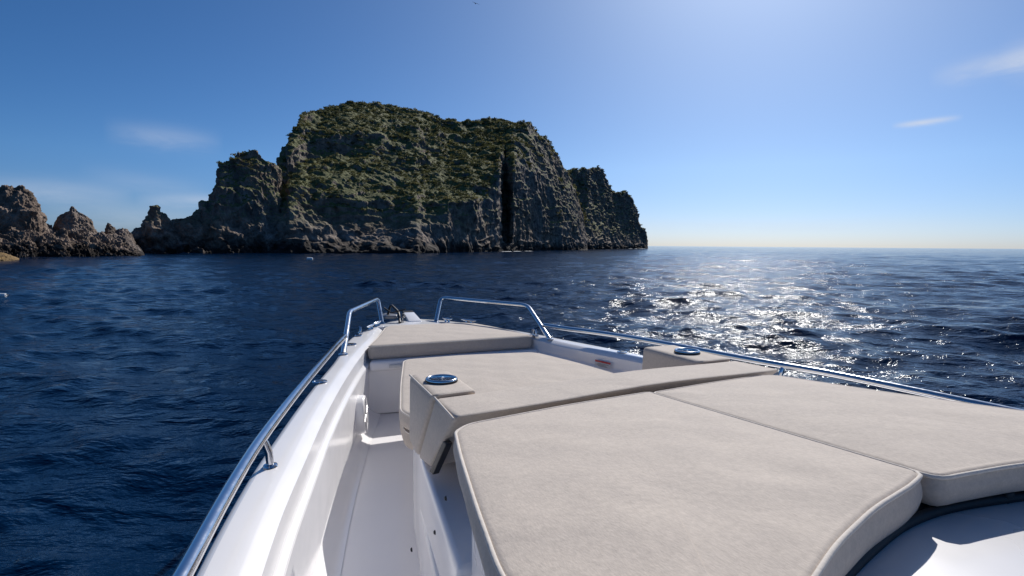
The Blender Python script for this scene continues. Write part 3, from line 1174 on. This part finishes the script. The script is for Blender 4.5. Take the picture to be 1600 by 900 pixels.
def extrude_w(name, prof, w0, w1, r, mat, nw=10, seg=4, shear=True):
    """a (u, z) profile swept across the boat, rounded"""
    bm = bmesh.new()
    a = [bm.verts.new((w0, u, z)) for u, z in prof]
    b = [bm.verts.new((w1, u, z)) for u, z in prof]
    n = len(prof)
    bm.faces.new(a); bm.faces.new(b[::-1])
    for i in range(n):
        j = (i + 1) % n
        bm.faces.new((a[j], a[i], b[i], b[j]))
    bmesh.ops.recalc_face_normals(bm, faces=bm.faces[:])
    bmesh.ops.bevel(bm, geom=bm.edges[:], offset=r, segments=seg, profile=0.55, affect='EDGES')
    if nw > 1:
        for k in range(1, nw):
            w = w0 + (w1 - w0) * k / nw
            bmesh.ops.bisect_plane(bm, geom=bm.verts[:] + bm.edges[:] + bm.faces[:], plane_co=(w, 0, 0), plane_no=(1, 0, 0))
    for v in bm.verts:
        if shear:
            v.co.y += SHEAR(v.co.x)
        v.co.z += 0.0035 * math.sin(v.co.x * 6.0 + 1) - 0
        v.co -= Vector((0, 1.75, Z(-0.80)))
    me = bpy.data.meshes.new(name)
    bm.to_mesh(me); bm.free()
    me.polygons.foreach_set('use_smooth', [True] * len(me.polygons))
    me.set_sharp_from_angle(angle=R(55))
    me.materials.append(mat)
    return me


part('bolster', extrude_w('bolster', [(1.635, Z(-0.489)), (1.885, Z(-0.500)), (2.14, Z(-0.79)), (1.955, Z(-0.757)), (1.77, Z(-0.60))], -0.712, 0.70, 0.018, M_FABRIC), brt)
for (w0, w1, lab) in ((-0.716, -0.545, None), (0.50, 0.70, None)):
    sh = -SHEAR((w0 + w1) / 2)
    du = 0.0 if w0 < 0 else 0.06
    arm = part('arm_pad', extrude_w('arm_pad', [(1.893, Z(-0.492)), (2.265 + du, Z(-0.500)), (2.285 + du, Z(-0.77)), (2.15, Z(-0.79))], w0, w1, 0.026, M_FABRIC, nw=3), brt)
# seam piping along the arm and bolster sides
for pts in ([(-0.7135, 1.545, -0.500), (-0.7135, 1.765, -0.4935)], [(-0.7175, 1.785, -0.4935), (-0.7175, 2.13, -0.499)]):
    P = [Vector(p) - Vector((0, 1.75, -0.80)) for p in pts]
    part('piping', tube_mesh('piping', [P[0].lerp(P[1], t) for t in np.linspace(0, 1, 5)], 0.0035, M_PIPING, 8), brt)
# buckle strap behind the port side
part('strap', extrude_w('strap', [(1.775, Z(-0.605)), (1.735, Z(-0.600)), (1.905, Z(-0.762)), (1.950, Z(-0.768))], -0.7135, -0.690, 0.003, M_BLACK, nw=1, seg=2), brt)


def bore(objs, w, u, r, z0, z1):
    """cut the cup's round recess into the upholstery"""
    bmc = bmesh.new()
    bmesh.ops.create_cone(bmc, cap_ends=True, segments=40, radius1=r, radius2=r, depth=z1 - z0)
    mc = bpy.data.meshes.new('bore')
    bmc.to_mesh(mc); bmc.free()
    cut = bpy.data.objects.new('bore', mc)
    COL.objects.link(cut)
    cut.matrix_world = BOAT @ Matrix.Translation((w, u, (z0 + z1) / 2))
    for o in objs:
        md = o.modifiers.new('bore', 'BOOLEAN')
        md.operation = 'DIFFERENCE'
        md.object = cut
        md.solver = 'EXACT'
        bpy.context.view_layer.update()
        ev = o.evaluated_get(bpy.context.evaluated_depsgraph_get())
        me = bpy.data.meshes.new_from_object(ev)
        me.name = o.name
        o.modifiers.clear()
        o.data = me
    bpy.data.objects.remove(cut)


def cup_holder(w, u, dz):
    bore([o for o in brt.children if o.name.split('.')[0] in ('arm_pad', 'bolster')], w, u, 0.0475, Z(dz - 0.085), Z(dz + 0.05))
    prof = [(0.0445, -0.030), (0.0455, -0.010), (0.0462, -0.002), (0.048, 0.0015), (0.052, 0.0025), (0.056, 0.0012), (0.0580, -0.0015), (0.0580, -0.006)]
    c = part('cup_holder', lathe('cup_holder', prof, M_STEEL, 40, 60), brt, (w, u - 1.75, dz + 0.80 + 0.009))
    part('cup_liner', lathe('cup_liner', [(0.0, -0.078), (0.034, -0.078), (0.040, -0.074), (0.0435, -0.040), (0.0445, -0.029)], M_CUP, 40, 60), c)
    part('gasket', lathe('gasket', [(0.053, -0.004), (0.0595, -0.004), (0.0595, -0.010), (0.053, -0.010)], M_BLACK, 40), c)


cup_holder(-0.632, 1.985, -0.494)
cup_holder(0.590, 2.135, -0.494)


# ------------------------------------------------------------------ rails
def rail(side, O):
    """a steel rail: forward hoop on two legs, then a low run aft on stanchions"""
    zt = Z(-0.650)
    if side < 0:
        base_r, top_r, top_f, base_f = (-0.79, 3.96, Z(-0.75)), (-0.675, 4.62, Z(-0.538)), (-0.300, 5.63, Z(-0.538)), (-0.30, 5.39, Z(-0.745))
        run = [(1.0, -1.385), (1.22, -1.355), (1.50, -1.32), (1.90, -1.26), (2.45, -1.15), (3.18, -0.985), (3.75, -0.85)]
        end = (-0.768, 4.06)
        aft = [(-3.6, -1.42), (-2, -1.445), (0, -1.45)]
    else:
        base_r, top_r, top_f, base_f = (0.81, 4.06, Z(-0.75)), (0.865, 4.64, Z(-0.539)), (0.325, 5.60, Z(-0.540)), (0.21, 5.35, Z(-0.745))
        run = [(1.2, 1.545), (1.75, 1.49), (2.07, 1.445), (2.48, 1.33), (3.05, 1.205), (3.58, 1.05), (3.9, 0.90)]
        end = (0.785, 4.13)
        aft = [(-3.6, 1.53), (-2, 1.55), (0, 1.57)]
    hoop = tube_mesh('bow_rail', round_path([base_r, top_r, top_f, base_f], 0.075, 9), 0.0195, M_STEEL, 16)
    root = part('bow_rail', hoop)
    us = np.linspace(-3.6, run[-1][0], 60)
    ws = smooth_interp(us, aft + run)
    pts = [Vector((w, u, zt)) for u, w in zip(us, ws)]
    e = Vector((end[0], end[1], Z(-0.645)))
    pts.append(pts[-1].lerp(e, 0.5)); pts.append(e)
    part('side_rail', tube_mesh('side_rail', pts, 0.0185, M_STEEL, 16), root)
    for u in ((0.4, -1.4, -3.2, 2.03) if side < 0 else (0.4, -1.4, -3.2, 2.3)):
        w = float(smooth_interp([u], aft + run)[0])
        wb = w - side * 0.025
        st_ = part('stanchion', tube_mesh('stanchion', [Vector((wb, u, Z(-0.75))), Vector((wb + side * .004, u, Z(-0.70))), Vector((w - side * 0.010, u, Z(-0.668))), Vector((w, u, zt))], 0.0125, M_STEEL, 14), root)
        part('base_flange', lathe('base_flange', [(0.0, 0.008), (0.014, 0.008), (0.022, 0.005), (0.0245, 0.0)], M_STEEL, 24), st_, (wb, u, Z(-0.748)))
    for b in (base_r, base_f):
        part('base_flange', lathe('base_flange', [(0.0, 0.007), (0.022, 0.007), (0.031, 0.004), (0.033, 0.0)], M_STEEL, 24), root, (b[0], b[1], Z(-0.748)))


rail(-1, PORT)
rail(1, STBD)


# ------------------------------------------------------------------ deck fittings
def cleat(w, u, rz, s=1.0):
    ax = Vector((math.sin(-rz), math.cos(-rz), 0))
    z0 = Z(-0.747)
    c = Vector((w, u, z0))
    horn = tube_mesh('cleat', [c - ax * .085 * s + Vector((0, 0, .036)), c - ax * .05 * s + Vector((0, 0, .033)), c + Vector((0, 0, .034)), c + ax * .05 * s + Vector((0, 0, .033)), c + ax * .085 * s + Vector((0, 0, .036))],
                     [0.004, 0.0085, 0.011, 0.0085, 0.004], M_STEEL, 12)
    o = part('cleat', horn)
    for k in (-1, 1):
        p = c + ax * (.028 * k * s)
        part('cleat_foot', tube_mesh('cleat_foot', [p, p + Vector((0, 0, .012)), p + Vector((0, 0, .032))], [0.014, 0.008, 0.008], M_STEEL, 12), o)


cleat(-0.455, 5.03, R(-28), 1.1)
cleat(-0.37, 5.22, R(-34), 0.9)
cleat(0.46, 5.10, R(30), 1.1)
cleat(0.30, 5.27, R(34), 0.7)


def deck_cap(w, u, r=0.036):
    c = part('deck_cap', lathe('deck_cap', [(0, 0.004), (r * .62, 0.004), (r * .66, 0.0015), (r * .72, 0.0015), (r * .76, 0.0045), (r * .95, 0.0035), (r, 0.0)], M_STEEL, 32), boat, (w, u, Z(-0.7465)))
    part('cap_slot', rounded_box('cap_slot', -r * .5, r * .5, -0.004, 0.004, 0.0042, 0.006, 0.0006, M_BLACK, 1), c)


deck_cap(-0.985, 3.20, 0.040)
deck_cap(-0.70, 4.33, 0.043)
deck_cap(1.045, 3.38, 0.036)
deck_cap(-0.60, 4.72, 0.03)


def fairlead(w, u, rz):
    root = part('fairlead', rounded_box('fairlead', w - 0.018, w + 0.018, u - 0.05, u + 0.05, Z(-0.75), Z(-0.735), 0.004, M_STEEL, 2))
    for k in (-0.035, 0.035):
        part('horn', tube_mesh('horn', [Vector((w, u + k, Z(-0.737))), Vector((w, u + k, Z(-0.71))), Vector((w, u + k * .6, Z(-0.693)))], 0.008, M_STEEL, 10), root)


fairlead(-0.57, 4.84, 0)
fairlead(0.76, 4.25, 0)

# anchor roller housing, anchor and chain at the stem
roller = part('anchor_roller', prism('anchor_roller', [(-0.055, 5.36), (0.075, 5.36), (0.055, 5.62), (-0.05, 5.62)][::-1], Z(-0.75), Z(-0.69), 0.008, M_WHITE,
                                     ztop=lambda w, u: Z(-0.735) + (u - 5.36) * 0.22))
part('roller_wheel', tube_mesh('roller_wheel', [Vector((-0.05, 5.66, Z(-0.70))), Vector((0.05, 5.66, Z(-0.70)))], 0.03, M_BLACK, 16), roller)
anchor = part('anchor', tube_mesh('anchor', round_path([(-0.15, 5.30, Z(-0.735)), (-0.13, 5.46, Z(-0.655)), (-0.17, 5.66, Z(-0.60)), (-0.18, 5.78, Z(-0.72))], 0.05), 0.012, M_BLACK, 10))
part('fluke', prism('fluke', [(-0.24, 5.62), (-0.12, 5.62), (-0.09, 5.75), (-0.18, 5.90), (-0.27, 5.75)], Z(-0.74), Z(-0.71), 0.006, M_CHAIN), anchor)
part('crossbar', tube_mesh('crossbar', [Vector((-0.26, 5.52, Z(-0.615))), Vector((-0.20, 5.46, Z(-0.66))), Vector((-0.07, 5.42, Z(-0.625)))], 0.007, M_BLACK, 8), anchor)
bm = bmesh.new()
for k in range(9):
    t = k / 8
    mat4 = Matrix.Translation((-0.12 + 0.06 * t, 5.34 + 0.16 * t, Z(-0.735) + 0.06 * math.sin(t * 3.1))) @ Matrix.Rotation(k * 1.57, 4, 'Y') @ Matrix.Rotation(0.4, 4, 'X')
    ring = []
    for i in range(10):
        a = 6.283 * i / 10
        c = Vector((0.010 * math.cos(a), 0.018 * math.sin(a), 0))
        d = c.normalized()
        ring.append([bm.verts.new(mat4 @ (c + d * 0.0045 * math.cos(b) + Vector((0, 0, 0.0045 * math.sin(b))))) for b in np.linspace(0, 6.283, 6, endpoint=False)])
    for i in range(10):
        for j in range(6):
            bm.faces.new((ring[i][j], ring[(i + 1) % 10][j], ring[(i + 1) % 10][(j + 1) % 6], ring[i][(j + 1) % 6]))
me = bpy.data.meshes.new('chain'); bm.to_mesh(me); bm.free(); me.materials.append(M_CHAIN)
part('chain', me, anchor)

# loudspeaker on the port liner
sw, su, sz, sr = -0.712, 3.62, Z(-1.075), 0.120
sn = Vector((0.97, -0.22, 0.05)).normalized()
rot = sn.to_track_quat('Z', 'Y').to_matrix().to_4x4()
spk = bpy.data.objects.new('speaker', lathe('speaker', [(sr, -0.06), (sr, 0.012), (sr * .97, 0.022), (sr * .88, 0.026), (sr * .80, 0.022), (sr * .78, 0.008), (0, 0.006)], M_WHITE, 40, 50))
COL.objects.link(spk)
spk.parent = boat
spk.matrix_local = Matrix.Translation((sw, su, sz)) @ rot
part('speaker_cone', lathe('speaker_cone', [(sr * .76, 0.009), (sr * .60, 0.013), (sr * .3, 0.0085), (sr * .22, 0.012), (0, 0.018)], mat_plain('speaker_grey', (0.22, 0.22, 0.24), 0.5), 32), spk)
for k in range(6):
    a = k * math.pi / 3
    part('grille_bar', tube_mesh('grille_bar', [Vector((0.02 * math.cos(a), 0.02 * math.sin(a), 0.024)), Vector((sr * .85 * math.cos(a + .25), sr * .85 * math.sin(a + .25), 0.022))], 0.006, M_WHITE, 8), spk)

# small screws and a catch on the console side
for (w, u, dz) in ((-0.80, 1.31, -0.62), (-0.845, 1.50, -0.84), (-0.80, 1.42, -0.76)):
    s_ = part('screw', lathe('screw', [(0.0, 0.004), (0.004, 0.004), (0.0065, 0.0)], M_BLACK, 12), boat, (w, u, Z(dz)))
    s_.rotation_euler = (0, -math.pi / 2, 0)

# warning sticker inside the starboard coaming: red band over small grey print
def on_liner(u, dz, off):
    w = float(smooth_interp([u], STBD_IN)[0])
    return w - 0.0295 - off - (0.0 if dz > -0.812 else (-(dz) - 0.812) * 0.12)


def liner_patch(name, u0, u1, z0, z1, off, mat, parent=boat):
    return part(name, mesh_from(name, [(on_liner(u0, z0, off), u0, Z(z0)), (on_liner(u1, z0, off), u1, Z(z0)), (on_liner(u1, z1, off), u1, Z(z1)), (on_liner(u0, z1, off), u0, Z(z1))],
                                [(0, 1, 2, 3)], mat, False), parent)


stk = liner_patch('warning_sticker', 3.345, 3.485, -0.850, -0.808, 0.003, M_LABEL)
liner_patch('warning_band', 3.347, 3.483, -0.822, -0.809, 0.005, M_RED, stk)
for k, (a, b_) in enumerate(((3.36, 3.46), (3.38, 3.475), (3.37, 3.45))):
    liner_patch('print_line', a, b_, -0.832 - k * 0.008, -0.829 - k * 0.008, 0.005, M_INK, stk)

# wiper at the foot of the windscreen, bottom right
wip = part('wiper', tube_mesh('wiper', [Vector((0.195, 0.703, Z(-0.508))), Vector((0.213, 0.699, Z(-0.504))), Vector((0.244, 0.684, Z(-0.503))), Vector((0.28, 0.665, Z(-0.503))), Vector((0.55, 0.54, Z(-0.503)))], 0.0035, M_BLACK, 8))
part('wiper_pivot', rounded_box('wiper_pivot', 0.213, 0.238, 0.668, 0.684, Z(-0.526), Z(-0.503), 0.003, M_BLACK, 2), wip)
gp = smooth_interp(np.linspace(-0.78, 0.80, 50), [(-0.80, .30), (-0.62, .47), (-0.42, .572), (-0.22, .645), (-0.09, .680), (0.0, .692), (0.22, .678), (0.42, .637), (0.62, .557), (0.8, .46)])
part('pad_gasket', tube_mesh('pad_gasket', [Vector((w, u, Z(-0.518))) for w, u in zip(np.linspace(-0.78, 0.80, 50), gp)], 0.011, M_BLACK, 10))
seal_pts = [Vector((w, u, Z(-0.520))) for w, u in ((-0.6, 0.06), (-0.4, 0.29), (-0.20, 0.435), (-0.08, 0.485), (0.05, 0.52), (0.3, 0.56))]
part('windscreen_seal', tube_mesh('windscreen_seal', seal_pts, 0.009, M_DARK, 10))

# ------------------------------------------------------------------ things on the water and in the sky
def sea_point(x, y, z=0.0):
    r = ray(x, y)
    t = (z - H) / r[2]
    return r * t


def build_foam():
    V, F = [], []
    for (x0, x1, r0, n_) in ((780, 830, 172, 13), (985, 1008, 330, 4)):
        for _ in range(n_):
            x = random.uniform(x0, x1)
            d = ray(x, 400)
            a = math.atan2(d[0], d[1])
            rb = {172: 150 + (x - 772) * 0.45, 330: 335 + (x - 965) * 1.9, 113: 110, 88: 88}[r0]
            rr_ = rb - abs(random.gauss(0, 1)) * rb * 0.012
            cx_, cy_ = rr_ * math.sin(a), rr_ * math.cos(a)
            L, W = random.uniform(0.3, 1.2) * rb / 150, random.uniform(0.2, 0.5) * rb / 150
            k = 12
            base = len(V)
            V.append((cx_, cy_, 0.10))
            for i in range(k):
                t = 6.283 * i / k
                q = random.uniform(0.55, 1.15)
                V.append((cx_ + L * q * math.cos(t), cy_ + W * q * math.sin(t), 0.02))
            for i in range(k):
                F.append((base, base + 1 + i, base + 1 + (i + 1) % k))
    o = bpy.data.objects.new('foam', mesh_from('foam', V, F, M_FOAM))
    COL.objects.link(o)
    tag(o, 'white foam where the swell breaks at the foot of the cliffs', 'foam', kind='stuff')


build_foam()


def buoy(name, x, y, L, rad, label, cat='buoy'):
    p = sea_point(x, y)
    root = bpy.data.objects.new(name, None)
    root.location = (p[0], p[1], 0.05)
    root.rotation_euler = (0, 0, R(12))
    COL.objects.link(root)
    tag(root, label, cat)
    prof = [(0, -L / 2), (rad * .6, -L / 2 + .01), (rad * .92, -L / 2 + .05 * L), (rad, -L * .3), (rad, L * .3), (rad * .92, L / 2 - .05 * L), (rad * .6, L / 2 - .01), (0, L / 2)]
    b = part('float', lathe('float', prof, M_FOAM, 20), root, (0, 0, rad * .35))
    b.rotation_euler = (0, math.pi / 2, 0)
    part('ring', tube_mesh('ring', [Vector((L / 2 + .03 + .04 * math.cos(a), 0, rad * .35 + .04 * math.sin(a))) for a in np.linspace(0, 6.28, 10, endpoint=False)], 0.012, M_CHAIN, 6, closed=True), root)


buoy('mooring_buoy', 484, 406, 0.68, 0.17, 'white barrel-shaped mooring buoy floating in front of the island')
buoy('float_marker', 4, 465, 0.22, 0.07, 'small white float on the water at the left edge of the photo')


def gull():
    d = ray(743, 5.5)
    p = d / np.linalg.norm(d) * 92
    root = bpy.data.objects.new('gull', None)
    root.location = (p[0], p[1], p[2] + H)
    root.rotation_euler = (R(6), R(10), R(25))
    COL.objects.link(root)
    tag(root, 'tiny distant gull gliding high in the sky above the island', 'bird')
    body = tube_mesh('body', [Vector((0, y, z)) for y, z in ((-.26, .0), (-.2, .01), (-.08, 0), (.06, 0), (.15, .02), (.2, .03), (.25, .02))], [.012, .03, .055, .06, .035, .035, .008], M_BIRD, 10)
    part('body', body, root)
    for s in (-1, 1):
        V = []
        for i, (x, y, z, c) in enumerate(((0.03, .07, .02, .16), (.2, .12, .09, .15), (.38, .06, .08, .12), (.52, -.06, .03, .05), (.58, -.12, .01, .01))):
            V += [(s * x, y, z + .006), (s * x, y - c, z), (s * x, y - c / 2, z - .008)]
        Fc = []
        for i in range(4):
            for j in range(3):
                a, b = i * 3 + j, i * 3 + (j + 1) % 3
                Fc.append((a, b, b + 3, a + 3))
        part('wing', mesh_from('wing', V, Fc, M_BIRD), root)


gull()
bpy.context.view_layer.update()
